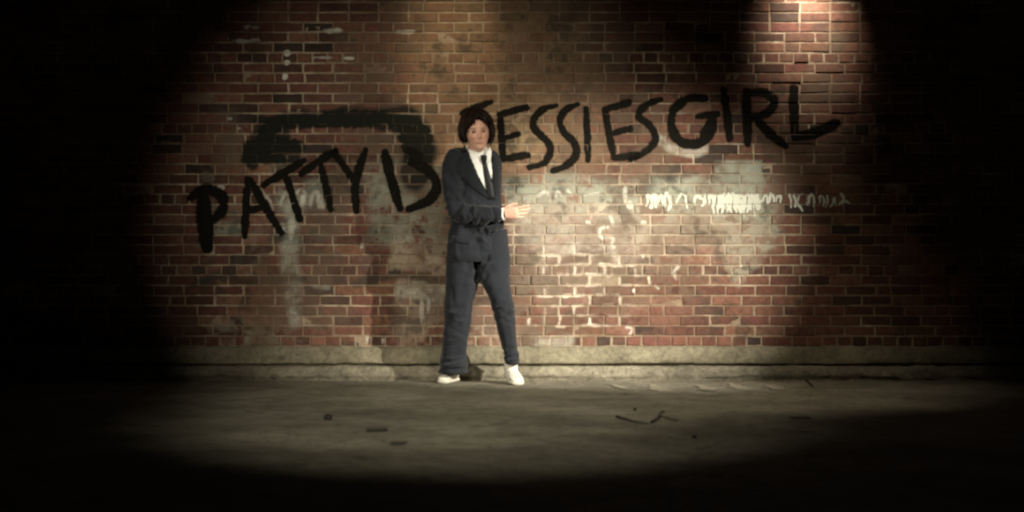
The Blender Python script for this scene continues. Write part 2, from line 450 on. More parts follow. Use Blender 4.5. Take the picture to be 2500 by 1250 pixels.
# ------------------------------------------------------------------ the brick wall
wall = bpy.data.objects.new('brick_wall', None); COL.objects.link(wall)
tag(wall, 'tall weathered red brick wall with pale mortar, old whitewash and black spray painted words', 'wall')
CO = 24.7 / F * D            # course height
Z0 = WZ(845)                 # underside of the lowest course
LEN = 73.5 / F * D           # stretcher pitch
J = 0.0098                   # joint
XW = 5.2
NC = 44
bricks = []                  # x0, x1, z0, z1, proud, tilt x, tilt z, tint
TINTS = [(.175, .078, .053), (.145, .062, .043), (.200, .094, .064), (.115, .054, .038), (.160, .066, .050), (.215, .112, .078), (.088, .046, .034), (.185, .090, .056), (.058, .038, .030)]
TW = np.array([5, 5, 4, 4, 4, 2, 2, 3, 1.3]); TW = TW / TW.sum()
for k in range(NC):
    head = (k % 7 == 0)
    pitch = LEN / 2 if head else LEN
    ph = WX(1770) + (0 if k % 2 else LEN / 2) + (LEN / 4 if head else 0) + random.uniform(-0.012, 0.012)
    n0 = int((-XW - ph) / pitch) - 1
    sag = random.uniform(-0.0012, 0.0012)
    x = ph + n0 * pitch
    while x < XW:
        w = pitch
        if not head and random.random() < 0.05:
            w = pitch / 2
        jj = J * random.uniform(0.6, 1.5)
        x0, x1 = x + jj / 2 + random.uniform(-.003, .003), x + w - jj / 2 + random.uniform(-.003, .003)
        z0 = Z0 + k * CO + J * random.uniform(.38, .62) + sag; z1 = Z0 + (k + 1) * CO - J * random.uniform(.38, .62) + sag
        t = np.array(TINTS[RNG.choice(len(TINTS), p=TW)]) * random.uniform(.85, 1.15)
        bricks.append([x0, x1, z0, z1, random.gauss(0, .0019), random.gauss(0, .007), random.gauss(0, .014), t])
        x += w
def brick_block(w, h, seed):
    """face with worn arrises: an octagon-ish front ring, a shoulder ring and the sides run back into the mortar"""
    r = random.Random(seed); c = 0.0042
    def ring(ins, y, jit):
        pts = []
        for (sx, sz) in ((-1, -1), (0, -1), (1, -1), (1, 1), (0, 1), (-1, 1)):
            pts.append((sx * (w / 2 - ins) + r.uniform(-jit, jit), y, sz * (h / 2 - ins) + r.uniform(-jit, jit)))
        return pts
    a = ring(c, 0.0, .0024); b = [(x * 1.0, c * .9, z) for x, y, z in ring(0, 0, .0022)]; d = [(x, .034, z) for x, y, z in b]
    vs = a + b + d
    fs = [(0, 1, 4, 5), (1, 2, 3, 4)]
    for o in (0, 6):
        for k in range(6):
            fs.append((o + k, o + 6 + k, o + 6 + (k + 1) % 6, o + (k + 1) % 6))
    return vs, fs
# the 300 that show best in the light; the rest stay one mass of real bricks
def shows(b):
    px = (b[0] + b[1]) / 2 / D * F + 1250; py = 625 - ((b[2] + b[3]) / 2 - CH) / D * F
    if px < 440 or px > 2080 or py < 55: return -1
    if 1085 < px < 1235 and 280 < py: return -1
    s = math.exp(-((px - 1440) / 420) ** 2 - ((py - 660) / 190) ** 2) * 1.4 + math.exp(-((px - 830) / 230) ** 2 - ((py - 640) / 300) ** 2) * .5
    s += math.exp(-((px - 1110) / 130) ** 2 - ((py - 180) / 160) ** 2) * .8 + 1.1 * math.exp(-((px - 1970) / 110) ** 2 - ((py - 130) / 150) ** 2)
    return s * (b[1] - b[0]) / LEN + 0.12 * (b[1] - b[0]) / LEN
order = sorted(range(len(bricks)), key=lambda i: -shows(bricks[i]))
single = set(order[:300])
def set_tint(me, cols):
    a = me.color_attributes.new('tint', 'FLOAT_COLOR', 'POINT')
    a.data.foreach_set('color', np.asarray(cols, np.float32).ravel())
mass = Build(); mass_t = []
def wear(i): return .72 + .45 * ((i * 7919) % 101) / 101
shared = {}
for i, b in enumerate(bricks):
    x0, x1, z0, z1, pr, tx, tz, t = b
    w, h = x1 - x0, z1 - z0
    c = Vector(((x0 + x1) / 2, -pr, (z0 + z1) / 2))
    rot = Matrix.Rotation(tz, 4, 'X') @ Matrix.Rotation(tx, 4, 'Z')
    if i in single:
        # alike bricks share a mesh: widths and heights in steps, eight colours of each
        key = (round(w / .004), round(h / .0025), int(sum(t) * 1000) % 5, min(range(len(TINTS)), key=lambda q: abs(TINTS[q][0] - t[0]) + abs(TINTS[q][1] - t[1])))
        if key not in shared:
            vs, fs = brick_block(round(w / .004) * .004, round(h / .0025) * .0025, i)
            me = mesh_from(vs, fs, 'brick', False); set_tint(me, [(*t, wear(i))] * len(vs)); me.materials.append(M_BRICK)
            shared[key] = me
        o = bpy.data.objects.new('brick', shared[key]); COL.objects.link(o); o.parent = wall
        o.matrix_local = Matrix.Translation(c) @ rot
    else:
        vs, fs = brick_block(w, h, i)
        mass.add([(Matrix.Translation(c) @ rot) @ Vector(v) for v in vs], fs); mass_t += [(*t, wear(i))] * len(vs)
me = mass.mesh('bricks', False); set_tint(me, mass_t)
tag(link_mesh('bricks', me, M_BRICK, wall), kind='stuff')

# mortar bed: a wavy sheet set a few millimetres behind the faces, closed at the back
def mortar_depth(x, z):
    return 0.0045 + 0.0022 * noise.noise((x * 6, z * 6, 4)) + 0.0012 * noise.noise((x * 40, z * 40, 2))
xs = np.linspace(-XW, XW, 521); zs = np.linspace(Z0 - .004, Z0 + NC * CO, 301)
vs = [(x, mortar_depth(x, z), z) for z in zs for x in xs]
nx = len(xs)
fs = [(i * nx + j, i * nx + j + 1, (i + 1) * nx + j + 1, (i + 1) * nx + j) for i in range(len(zs) - 1) for j in range(nx - 1)]
link_mesh('mortar', mesh_from(vs, fs, 'mortar'), M_MORTAR, wall)
# solid core and coping on top
def box(bd, x0, x1, y0, y1, z0, z1):
    bd.add([(x0, y0, z0), (x1, y0, z0), (x1, y1, z0), (x0, y1, z0), (x0, y0, z1), (x1, y0, z1), (x1, y1, z1), (x0, y1, z1)],
           [(0, 3, 2, 1), (4, 5, 6, 7), (0, 1, 5, 4), (1, 2, 6, 5), (2, 3, 7, 6), (3, 0, 4, 7)])
bd = Build(); box(bd, -XW, XW, 0.03, 0.36, 0.0, Z0 + NC * CO)
link_mesh('wall_core', bd.mesh('wall_core', False), M_MORTAR, wall)
bd = Build(); box(bd, -XW - .03, XW + .03, -0.05, 0.4, Z0 + NC * CO + .002, Z0 + NC * CO + .08)
link_mesh('coping', bd.mesh('coping', False), M_PLINTH, wall)

# rough cast concrete base under the bricks, battered and chipped, and the low kerb in front of it
def rough_profile(name, prof, x0, x1, step, amp, mat, parent, seed):
    n = int((x1 - x0) / step); rings = []; vs = []; fs = []
    for i in range(n + 1):
        x = x0 + (x1 - x0) * i / n
        for k, (y, z) in enumerate(prof):
            fixed = k in (0, len(prof) - 1)
            a = 0 if fixed else amp * (1 + 1.6 * max(0, noise.noise((x * 1.3, 5.5, seed))))
            q = noise.noise((x * 2.2, k * 3.1, seed)) * .8 + noise.noise((x * 9, k * 5.7, seed + 5)) * .6 + noise.noise((x * 31, k * 7.7, seed + 9)) * .35
            q2 = noise.noise((x * 3, k * 2.1, seed + 20)) * .7 + noise.noise((x * 14, k * 4.1, seed + 25)) * .6
            vs.append((x, y + a * q, z + a * q2))
    m = len(prof)
    for i in range(n):
        for k in range(m - 1):
            a = i * m + k
            fs.append((a, a + 1, a + m + 1, a + m))
    return link_mesh(name, mesh_from(vs, fs, name), mat, parent)
rough_profile('concrete_base', [(.03, Z0 + .001), (-.006, Z0 - .001), (-.022, Z0 - .010), (-.034, Z0 - .03), (-.042, Z0 - .07), (-.046, .118), (-.042, .109), (-.024, .105), (-.006, .10), (-.004, .05), (-.004, 0.0)],
              -XW, XW, .015, .008, M_PLINTH, wall, 3)
kerb = rough_profile('kerb', [(-.004, .088), (-.030, .092), (-.062, .094), (-.080, .090), (-.090, .080), (-.094, .060), (-.097, .040), (-.098, .030), (-.088, .018), (-.082, .004), (-.080, -.012)],
                     -XW, XW, .015, .010, M_KERB, None, 11)
tag(kerb, kind='structure')

# ------------------------------------------------------------------ lettering: films of paint that follow the relief of bricks and joints
rows = {}
for b in bricks: rows.setdefault(int((b[2] + b[3] - 2 * Z0) / 2 / CO), []).append(b)
def relief(x, z):
    k = int((z - Z0) / CO)
    for b in rows.get(k, []):
        if b[0] <= x <= b[1]:
            if b[2] <= z <= b[3]:
                cx, cz = (b[0] + b[1]) / 2, (b[2] + b[3]) / 2
                return b[4] - (x - cx) * b[5] * 1.0 - (z - cz) * b[6] * -1.0
            break
    return -0.0035
def lettering(name, strokes, width, mat, label=None, soft=5.0, step=.0042, off=.0022, wob=2.0, joint=.8):
    """strokes are lines in wall millimetre space, measured off the picture; cells near a line become the film"""
    lines = []
    for s in strokes:
        w = width
        if isinstance(s, dict): w, s = s['w'], s['p']
        lines.append((smooth_line(s), w))
    allp = [q for l, w in lines for q in l]; mw = max(w for l, w in lines) / 2 + soft + 3
    st = step / D * F
    X, Y = np.meshgrid(np.arange(min(p[0] for p in allp) - mw, max(p[0] for p in allp) + mw, st), np.arange(min(p[1] for p in allp) - mw, max(p[1] for p in allp) + mw, st))
    NX = X + wob * np.vectorize(lambda a, b: noise.noise((a * .07, b * .07, 1)))(X, Y)
    NY = Y + wob * np.vectorize(lambda a, b: noise.noise((a * .07, b * .07, 9)))(X, Y)
    cov = np.zeros(X.shape)
    for l, w in lines:
        n_ = len(l) - 1
        if n_ < 4:
            l = [tuple(np.array(a_) * (1 - t_) + np.array(b_) * t_) for a_, b_ in zip(l[:-1], l[1:]) for t_ in (0, .2, .4, .6, .8)] + [l[-1]]
            n_ = len(l) - 1
        for i_ in range(n_):
            t_ = (i_ + .5) / n_
            wl = w * (.99 + .26 * noise.noise((i_ * .31, l[0][0] * .37, l[0][1] * .21))) * (.72 + .28 * min(1, t_ * 5) * min(1, (1 - t_) * 4 + .2))
            cov = np.maximum(cov, (1 - sstep(wl / 2 - soft, wl / 2 + soft, seg_dist(NX, NY, l[i_:i_ + 2]))) * (1 - .18 * max(0, noise.noise((i_ * .2, l[0][0], 3)))))
    keep = cov > 0.02
    idx = -np.ones(X.shape, int); vs = []; cs = []; fs = []
    use = np.zeros(X.shape, bool)
    cell = keep[:-1, :-1] | keep[1:, :-1] | keep[:-1, 1:] | keep[1:, 1:]
    use[:-1, :-1] |= cell; use[1:, :-1] |= cell; use[:-1, 1:] |= cell; use[1:, 1:] |= cell
    for i, j in zip(*np.nonzero(use)):
        x, z = WX(X[i, j]), WZ(Y[i, j])
        rl = relief(x, z); idx[i, j] = len(vs); vs.append((x, -rl - off, z)); cs.append((cov[i, j] * (joint if rl < -.003 else 1.0),) * 3 + (1,))
    for i, j in zip(*np.nonzero(cell)):
        fs.append((idx[i, j], idx[i + 1, j], idx[i + 1, j + 1], idx[i, j + 1]))
    me = mesh_from(vs, fs, name)
    a = me.color_attributes.new('cover', 'FLOAT_COLOR', 'POINT'); a.data.foreach_set('color', np.asarray(cs, np.float32).ravel())
    o = link_mesh(name, me, mat, wall)
    if label: o['label'] = label
    return o
def W(w, *p): return dict(w=w, p=list(p))
L = [
 ('P', 26, [W(36, (496, 476), (500, 540), (506, 604)), W(24, (466, 482), (500, 462), (540, 478), (544, 510), (518, 538), (492, 548))]),
 ('A', 20, [[(604, 438), (597, 576)], [(612, 440), (648, 505), (688, 570)], W(14, (604, 516), (650, 503))]),
 ('T', 19, [[(643, 452), (690, 424), (742, 392)], [(700, 434), (731, 534)]]),
 ('T', 19, [[(735, 424), (775, 396), (818, 368)], [(783, 398), (808, 512)]]),
 ('Y', 20, [[(814, 370), (862, 438)], [(892, 366), (868, 445), (870, 516)]]),
 ('B', 24, [[(940, 372), (956, 440), (976, 508)], W(18, (996, 366), (1022, 382), (1000, 398)), [(1006, 397), (1042, 414), (1066, 450), (1050, 486), (998, 511)]]),
 ('J', 15, [[(1125, 276), (1160, 262), (1200, 249)], [(1168, 262), (1165, 330), (1148, 370), (1114, 366)]]),
 ('E', 17, [[(1222, 280), (1224, 330), (1229, 386)], [(1218, 280), (1286, 262)], W(15, (1226, 338), (1266, 327)), [(1230, 388), (1288, 378)]]),
 ('S', 17, [[(1358, 258), (1329, 266), (1303, 290), (1308, 318), (1334, 342), (1344, 368), (1328, 398), (1293, 408)]]),
 ('S', 17, [[(1411, 254), (1382, 268), (1367, 294), (1377, 323), (1401, 347), (1407, 376), (1387, 401), (1351, 417)]]),
 ('I', 17, [[(1431, 266), (1436, 390)]]),
 ('E', 17, [[(1478, 268), (1486, 320), (1499, 384)], [(1476, 268), (1536, 250)], W(14, (1488, 328), (1538, 314)), [(1500, 385), (1556, 378)]]),
 ('S', 17, [[(1614, 242), (1578, 256), (1560, 284), (1590, 310), (1600, 344), (1574, 372), (1540, 388)]]),
 ('G', 22, [[(1722, 240), (1683, 240), (1646, 268), (1640, 310), (1662, 346), (1704, 350), (1736, 324), (1742, 284)], W(18, (1704, 284), (1752, 278)), W(30, (1722, 334), (1738, 300))]),
 ('I', 20, [[(1767, 219), (1782, 337)]]),
 ('R', 21, [[(1823, 224), (1826, 350)], [(1822, 228), (1866, 226), (1890, 247), (1874, 275), (1836, 287)], [(1846, 290), (1880, 326), (1918, 356)]]),
 ('L', 23, [[(1938, 216), (1940, 333)], [(1940, 335), (1996, 321), (2042, 300)]]),
]
for i, (ch, w, st) in enumerate(L):
    lettering('painted_letter', st, w, M_SPRAY, 'black spray painted letter %s' % ch, soft=(9.0 if i == 0 else 6.2))
lettering('painted_arch', [W(34, (640, 330), (668, 306), (720, 294), (840, 290), (960, 290), (1020, 306)), W(30, (646, 322), (700, 300), (900, 298)), W(58, (1000, 305), (1022, 340), (1026, 390)),
          W(40, (668, 312), (648, 340), (640, 372)), W(20, (606, 352), (720, 350)), W(22, (600, 372), (725, 370)), W(18, (598, 394), (700, 392)), W(30, (985, 320), (1000, 380))],
          30, M_FADED, 'faded black spray painted arch, joints showing through, head shadow painted in at the right end', soft=8, step=.006, off=.0008, wob=7, joint=.50)  # right end also carries the head's shadow as black film
# white brushed scrawl, a row of unreadable hooks
sc = []
sr = random.Random(12)
def arch(x, w, h, y=478):
    a_, b_ = sr.uniform(.75, 1.15), sr.uniform(.75, 1.25)
    sc.append(W(sr.uniform(5, 7.5), (x, y + h * a_), (x + w * .15, y + 4), (x + w * .5, y - sr.uniform(0, 6)), (x + w * .9, y + 5), (x + w, y + h * b_)))
for x, w, h in [(1578, 12, 26), (1592, 10, 30), (1606, 12, 22), (1622, 14, 30), (1652, 24, 26), (1694, 22, 26), (1730, 12, 24), (1742, 10, 40), (1753, 9, 34), (1762, 12, 46), (1775, 9, 32), (1784, 11, 44),
                (1796, 9, 36), (1806, 11, 44), (1818, 12, 30), (1831, 10, 42), (1843, 10, 26), (1860, 14, 18), (1878, 12, 16), (1896, 12, 16), (1972, 16, 22), (2000, 12, 22)]:
    arch(x, w, h)
for k in range(26):
    x = sr.uniform(1738, 1858); y0 = sr.uniform(468, 490); sc.append(W(sr.uniform(4, 6.5), (x, y0), (x + sr.uniform(-3, 3), y0 + sr.uniform(14, 34))))
for x in (1600, 1634, 1722, 1930): sc.append(W(5, (x, 474), (x + sr.uniform(-3, 3), 474 + sr.uniform(26, 50))))
sc += [W(7, (1940, 474), (1943, 506)), W(6, (1958, 474), (1946, 490), (1958, 514)), W(6, (2018, 504), (2022, 478)), W(6, (2028, 506), (2036, 486), (2040, 504)), W(9, (2052, 472), (2060, 484), (2052, 498)), W(6, (2060, 486), (2074, 497))]
lettering('painted_scrawl', sc, 6, M_CHALK, 'illegible row of white brushed hooks', soft=3.4, step=.0036, off=.003, wob=5.0, joint=.62)

# ------------------------------------------------------------------ the man
def cloth(name, col, weave=900, rough=.85, sheen=.3):
    m, nt, b = new_mat(name, rough, .15)
    b.inputs['Sheen Weight'].default_value = sheen; b.inputs['Sheen Roughness'].default_value = .5
    g = node(nt, 'ShaderNodeTexCoord')
    n = noise_node(nt, 9, 5, .6, g.outputs['Object']); n2 = noise_node(nt, weave, 2, .5, g.outputs['Object'])
    c = mixc(nt, n.outputs[0], tuple(x * .75 for x in col), tuple(x * 1.25 for x in col))
    c = mixc(nt, 1.0, c, ramp(nt, n2.outputs[0], [(.3, .8), (.7, 1.2)]).outputs[0], 'MULTIPLY')
    nt.links.new(c, b.inputs['Base Color'])
    n3 = noise_node(nt, 22, 3, .5, g.outputs['Object'])
    bump(nt, b, n3.outputs[0], .25, .01)
    return m
M_SUIT = cloth('charcoal_wool', (.0145, .0165, .0215), sheen=.12)
M_LAPEL = cloth('charcoal_lapel', (.010, .0115, .014), sheen=.08)
M_SHIRT = cloth('white_cotton', (.74, .74, .70), 500, .8, .1)
M_TIE = cloth('black_silk', (.008, .008, .009), 900, .45, .1)
M_SHOE = cloth('cream_canvas', (.70, .67, .58), 400, .7, .1)
M_SOLE = cloth('rubber_sole', (.60, .57, .48), 200, .7, 0)
M_SOCK = cloth('white_sock', (.68, .64, .56), 700, .9, .1)
M_BUTTON = cloth('dark_horn', (.012, .011, .01), 200, .4, 0)
M_HAIR, hnt, hb = new_mat('dark_brown_hair', .6, .2)
hg = node(hnt, 'ShaderNodeTexCoord'); hn = noise_node(hnt, 60, 3, .6, hg.outputs['Object'])
hnt.links.new(mixc(hnt, ramp(hnt, hn.outputs[0], [(.35, 0.), (.7, 1.)]).outputs[0], (.005, .003, .002), (.026, .011, .005)), hb.inputs['Base Color'])
M_SKIN, snt, sb = new_mat('skin', .55, .35)
sb.inputs['Subsurface Weight'].default_value = .12; sb.inputs['Subsurface Radius'].default_value = (.012, .005, .003); sb.inputs['Subsurface Scale'].default_value = .6
sa = node(snt, 'ShaderNodeAttribute', attribute_name='flesh')
sg = node(snt, 'ShaderNodeTexCoord'); sn = noise_node(snt, 70, 4, .6, sg.outputs['Object'])
snt.links.new(mixc(snt, 1.0, sa.outputs['Color'], ramp(snt, sn.outputs[0], [(.3, (.88,) * 3), (.7, (1.1,) * 3)]).outputs[0], 'MULTIPLY'), sb.inputs['Base Color'])
M_EYE, ent, eb = new_mat('eye', .2, .5); 
ea = node(ent, 'ShaderNodeAttribute', attribute_name='flesh'); ent.links.new(ea.outputs['Color'], eb.inputs['Base Color'])

YAW = R(30)
LAT = Vector((math.cos(YAW), math.sin(YAW), 0))       # towards his left
FWD = Vector((math.sin(YAW), -math.cos(YAW), 0))      # the way his chest faces
def oval(c, a, b, n=40, lat=LAT, fwd=FWD, up=None, p=2.3):
    out = []
    for k in range(n):
        t = 2 * math.pi * k / n; ct, st = math.cos(t), math.sin(t)
        x = abs(ct) ** (2 / p) * (1 if ct > 0 else -1); y = abs(st) ** (2 / p) * (1 if st > 0 else -1)
        out.append(c + lat * a * x + fwd * b * y)
    return out
FX, FY = Vector((1, 0, 0)), Vector((0, -1, 0))
PXM = 11.66 / F                                        # metres per photo pixel where he stands

# head frame: looks at the camera, turned a little to his left, chin swung to the picture's right
HEAD = Matrix.Translation(P(1165, 325, .385)) @ Matrix.Rotation(R(-5), 4, 'Y') @ Matrix.Rotation(R(8), 4, 'Z') @ Matrix.Rotation(R(3), 4, 'X')
def face_shape(d):
    """unit direction (x to picture right, y forward negative, z up) to a point of a man's head"""
    x, y, z = d
    f = max(0.0, -y)
    wx = .0745 * (1 - .20 * sstep(.05, -.95, z)) * (1 - .03 * sstep(.2, 1, z))
    px, py, pz = x * wx, y * .094, z * (.118 if z > 0 else .118 + .014 * min(1, -z * 1.5))
    if z < -.1 and y > -.2: py *= 1 - .30 * min(1, (-z - .1) / .7)
    if z < 0 and y < 0: py *= 1 + .10 * min(1, -z * 1.3)
    g = lambda cx, cz, sx, sz: math.exp(-((px - cx) / sx) ** 2 - ((pz - cz) / sz) ** 2)
    if f > 0:
        o = 0
        o += .024 * g(0, -.028, .011, .016) + .014 * g(0, -.008, .0085, .022)      # nose
        o += .005 * (g(.015, -.034, .008, .008) + g(-.015, -.034, .008, .008))
        o -= .011 * (g(.031, .008, .016, .011) + g(-.031, .008, .016, .011))         # sockets
        o += .006 * (g(.03, .025, .022, .008) + g(-.03, .025, .022, .008))           # brow
        o += .006 * (g(.045, -.022, .018, .018) + g(-.045, -.022, .018, .018))       # cheek bones
        o += .006 * (g(0, -.058, .019, .0055) + g(0, -.069, .016, .006))             # lips
        o -= .004 * g(0, -.0635, .02, .0025)
        o -= .004 * g(0, -.08, .02, .006)
        o += .011 * g(0, -.097, .022, .014)                                          # chin
        py -= o * min(1, f * 1.6)
    return Vector((px, py, pz))
body = Build()
nu, nv = 84, 64
rings = []
for i in range(1, nv):
    th = math.pi * i / nv
    rings.append([HEAD @ face_shape((math.sin(th) * math.sin(2 * math.pi * k / nu), -math.sin(th) * math.cos(2 * math.pi * k / nu), math.cos(th))) for k in range(nu)])
body.loft(rings)
for s in (-1, 1):                                      # ears
    e0 = HEAD @ Vector((s * .074, .008, .012)); e1 = HEAD @ Vector((s * .078, .010, -.03))
    body.tube([e0, e1], [.013, .009], 10, .5)
neck0, neck1 = P(1166, 395, .33), P(1166, 345, .365)
body.tube([neck0, neck1], [.062, .056], 20)
TORSO = [  # px centre, py, half width (lateral), half depth, d
    (1163, 368, .060, .055, .33), (1162, 377, .134, .080, .33), (1160, 390, .160, .098, .335), (1160, 415, .166, .112, .34), (1164, 450, .163, .117, .345), (1166, 490, .160, .112, .345),
    (1165, 520, .163, .112, .345), (1164, 560, .178, .122, .345), (1164, 600, .198, .128, .345), (1165, 622, .203, .128, .345)]
def torso_rings(k=1.0, rows=TORSO, dz=0):
    return [oval(P(cx, cy, d) + Vector((0, 0, dz)), a * k, b * k, 44) for cx, cy, a, b, d in rows]
body.loft(torso_rings(.84))
# legs and arms under the cloth
RLEG = [(1128, 622, .36), (1121, 760, .37), (1107, 890, .24)]
LLEG = [(1205, 622, .31), (1230, 752, .40), (1250, 895, .36)]
for lg in (RLEG, LLEG):
    body.tube([P(*q) for q in lg], [.072, .050, .036], 14)
RSH, REL, RWR = P(1107, 395, .43), P(1112, 512, .465), P(1226, 522, .545)
LSH, LEL, LWR = P(1204, 393, .24), P(1205, 508, .16), P(1222, 596, .24)
body.tube([RSH, REL, RWR + Vector((-.03, .01, 0))], [.045, .036, .027], 14)
body.tube([LSH, LEL, LWR], [.042, .030, .022], 14)
def hand(bd, wrist, fx, up, side, curl=.2, spread=.10):
    """fx along the fingers, up towards the thumb side, side out of the back of the hand"""
    fx, up, side = fx.normalized(), up.normalized(), side.normalized()
    q = lambda a, b, c=0: wrist + fx * a + up * b + side * c
    ring = lambda a, b, w, t: [q(a, b, 0) + up * w * math.cos(2 * math.pi * k / 16) + side * t * math.sin(2 * math.pi * k / 16) for k in range(16)]
    bd.loft([ring(-.05, 0, .027, .022), ring(-.01, 0, .027, .02), ring(.02, .001, .034, .018), ring(.055, .002, .041, .016), ring(.085, .002, .041, .014), ring(.097, .002, .034, .008)])
    for k, (b, L3, r) in enumerate([(.030, (.043, .026, .021), .0088), (.0105, (.047, .030, .023), .0090), (-.0095, (.043, .028, .022), .0086), (-.029, (.034, .021, .019), .0077)]):
        p = q(.078, b * .92); pts = [p]; ang = spread * (b / .03); c = 0
        for li, l in enumerate(L3):
            if li == 0: l += .012
            c += curl * (.6 + .35 * k)
            dirv = (fx * math.cos(ang) + up * math.sin(ang)) * math.cos(c) - side * math.sin(c)
            p = p + dirv * l; pts.append(p)
        bd.tube(pts, [r * 1.08, r, r * .92, r * .8], 10)
    bd.tube([q(.012, .02, -.008), q(.045, .044, -.018), q(.074, .052, -.024), q(.097, .052, -.026)], [.015, .0125, .0105, .0085], 10)
hand(body, RWR, Vector((.97, -.16, .06)), Vector((-.05, -.25, 1)), Vector((.12, -1, -.22)), .24, .13)
hand(body, LWR, Vector((.15, -.35, -.9)), Vector((.1, -.9, .3)), Vector((1, 0, .1)), .35)
bm_ = remesh(body.mesh(), .0036, 3)
inv = HEAD.inverted()
fl = np.zeros((len(bm_.vertices), 4), np.float32)
for i, v in enumerate(bm_.vertices):
    q = inv @ v.co
    c = Vector((.72, .42, .31))
    if q.length < .17 and q.y < -.03:
        g = lambda cx, cz, sx, sz: math.exp(-((q.x - cx) / sx) ** 2 - ((q.z - cz) / sz) ** 2)
        c = c.lerp(Vector((.34, .12, .09)), min(1, .85 * g(0, -.064, .022, .008)))
        c = c.lerp(Vector((.48, .20, .13)), min(1, .5 * (g(.04, -.03, .022, .022) + g(-.04, -.03, .022, .022))))
        c = c.lerp(Vector((.07, .035, .022)), min(1, .8 * (g(.031, .027, .019, .0045) + g(-.031, .027, .019, .0045))))
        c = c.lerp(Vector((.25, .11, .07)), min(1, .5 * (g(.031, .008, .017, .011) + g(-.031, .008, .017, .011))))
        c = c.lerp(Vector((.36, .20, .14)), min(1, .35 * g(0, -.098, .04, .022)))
    fl[i] = (*c, 1)
a = bm_.color_attributes.new('flesh', 'FLOAT_COLOR', 'POINT'); a.data.foreach_set('color', fl.ravel())
person = link_mesh('person', bm_, M_SKIN)
tag(person, 'man in dark suit, black tie and white shoes with one arm across his waist', 'person')

# eyes
for s in (-1, 1):
    bd = Build(); c0 = Vector((s * .031, -.0735, .008)); rr = .0125; rg = []; cols = []
    for i in range(1, 14):
        th = math.pi * i / 14
        rg.append([HEAD @ (c0 + Vector((math.sin(th) * math.cos(2 * math.pi * k / 16), -math.cos(th), math.sin(th) * math.sin(2 * math.pi * k / 16))) * rr) for k in range(16)])
        for k in range(16):
            hz = math.sin(th) * math.sin(2 * math.pi * k / 16)
            cols.append((.34, .17, .12, 1) if hz > .22 or hz < -.36 else (.02, .014, .01, 1) if i < 4 else (.07, .045, .03, 1) if i < 6 else (.36, .30, .27, 1))
    bd.loft(rg); me = bd.mesh(); a = me.color_attributes.new('flesh', 'FLOAT_COLOR', 'POINT'); a.data.foreach_set('color', np.asarray(cols, np.float32).ravel())
    link_mesh('eye', me, M_EYE, person)

# hair: a full feathered mop of tapered locks over a close cap
hr = random.Random(3)
hair = Build()
HC = Vector((0, .018, .022))
def hair_pt(ph, th, k=1.0):
    a = .106 + .008 * math.cos(2 * ph)
    top = .128
    z = math.cos(th) * (top if math.cos(th) > 0 else .135)
    return HC + Vector((math.sin(th) * math.sin(ph) * a, -math.sin(th) * math.cos(ph) * .108, z)) * k
def hair_end(ph):
    """polar angle where the hair stops: fringe over the forehead, long at the sides and nape"""
    a = math.atan2(math.sin(ph), math.cos(ph)); aa = abs(a)
    fringe = R(58) + R(22) * sstep(-.05, .8, a) + R(26) * sstep(.15, .85, -a)
    side = R(117) if a < 0 else R(126)
    return fringe + (side - fringe) * sstep(.84, 1.12, aa)
n_a, n_t = 72, 18
rg = []
for j in range(n_t):
    row = []
    for i in range(n_a):
        ph = 2 * math.pi * i / n_a; th = R(3) + (hair_end(ph) - R(3)) * j / (n_t - 1)
        row.append(HEAD @ hair_pt(ph, th, .955 - .03 * (j == n_t - 1)))
    rg.append(row)
vs, fs = loft_data(rg, False)
fs.append(tuple(range(n_a))[::-1])
hair.add(vs, fs)
for q in range(620):
    ph = hr.uniform(-math.pi, math.pi); th0 = R(hr.uniform(2, 55)); te = hair_end(ph) + R(hr.gauss(0, 2.2 if abs(ph) < 1 else 6))
    th0 = min(th0, te - R(25)); kk = hr.uniform(.93, 1.045); sw = hr.gauss(.16 if abs(ph) < 1 else .06, .12); pts = []
    for s in range(8):
        t = s / 7
        k = kk + .06 * math.sin(t * math.pi) * hr.uniform(.2, 1) + (hr.uniform(-.02, .025) if t > .75 and abs(ph) > .9 else 0)
        pts.append(HEAD @ hair_pt(ph + sw * t * t, th0 + (te - th0) * t, k - .05 * t ** 6))
    if q % 3 == 0:                                     # loose locks that stand off and flick out
        pts = [p + (p - HEAD @ HC).normalized() * (.014 * (i / 7) ** 2 * hr.uniform(.2, 1.5) + hr.uniform(.001, .009)) for i, p in enumerate(pts)]
    r0 = hr.uniform(.0035, .009)
    hair.tube(pts, [r0 * f for f in (.5, .9, 1, 1, .95, .8, .5, .15)], 6, .55, round_ends=False)
link_mesh('hair', hair.mesh(), M_HAIR, person)

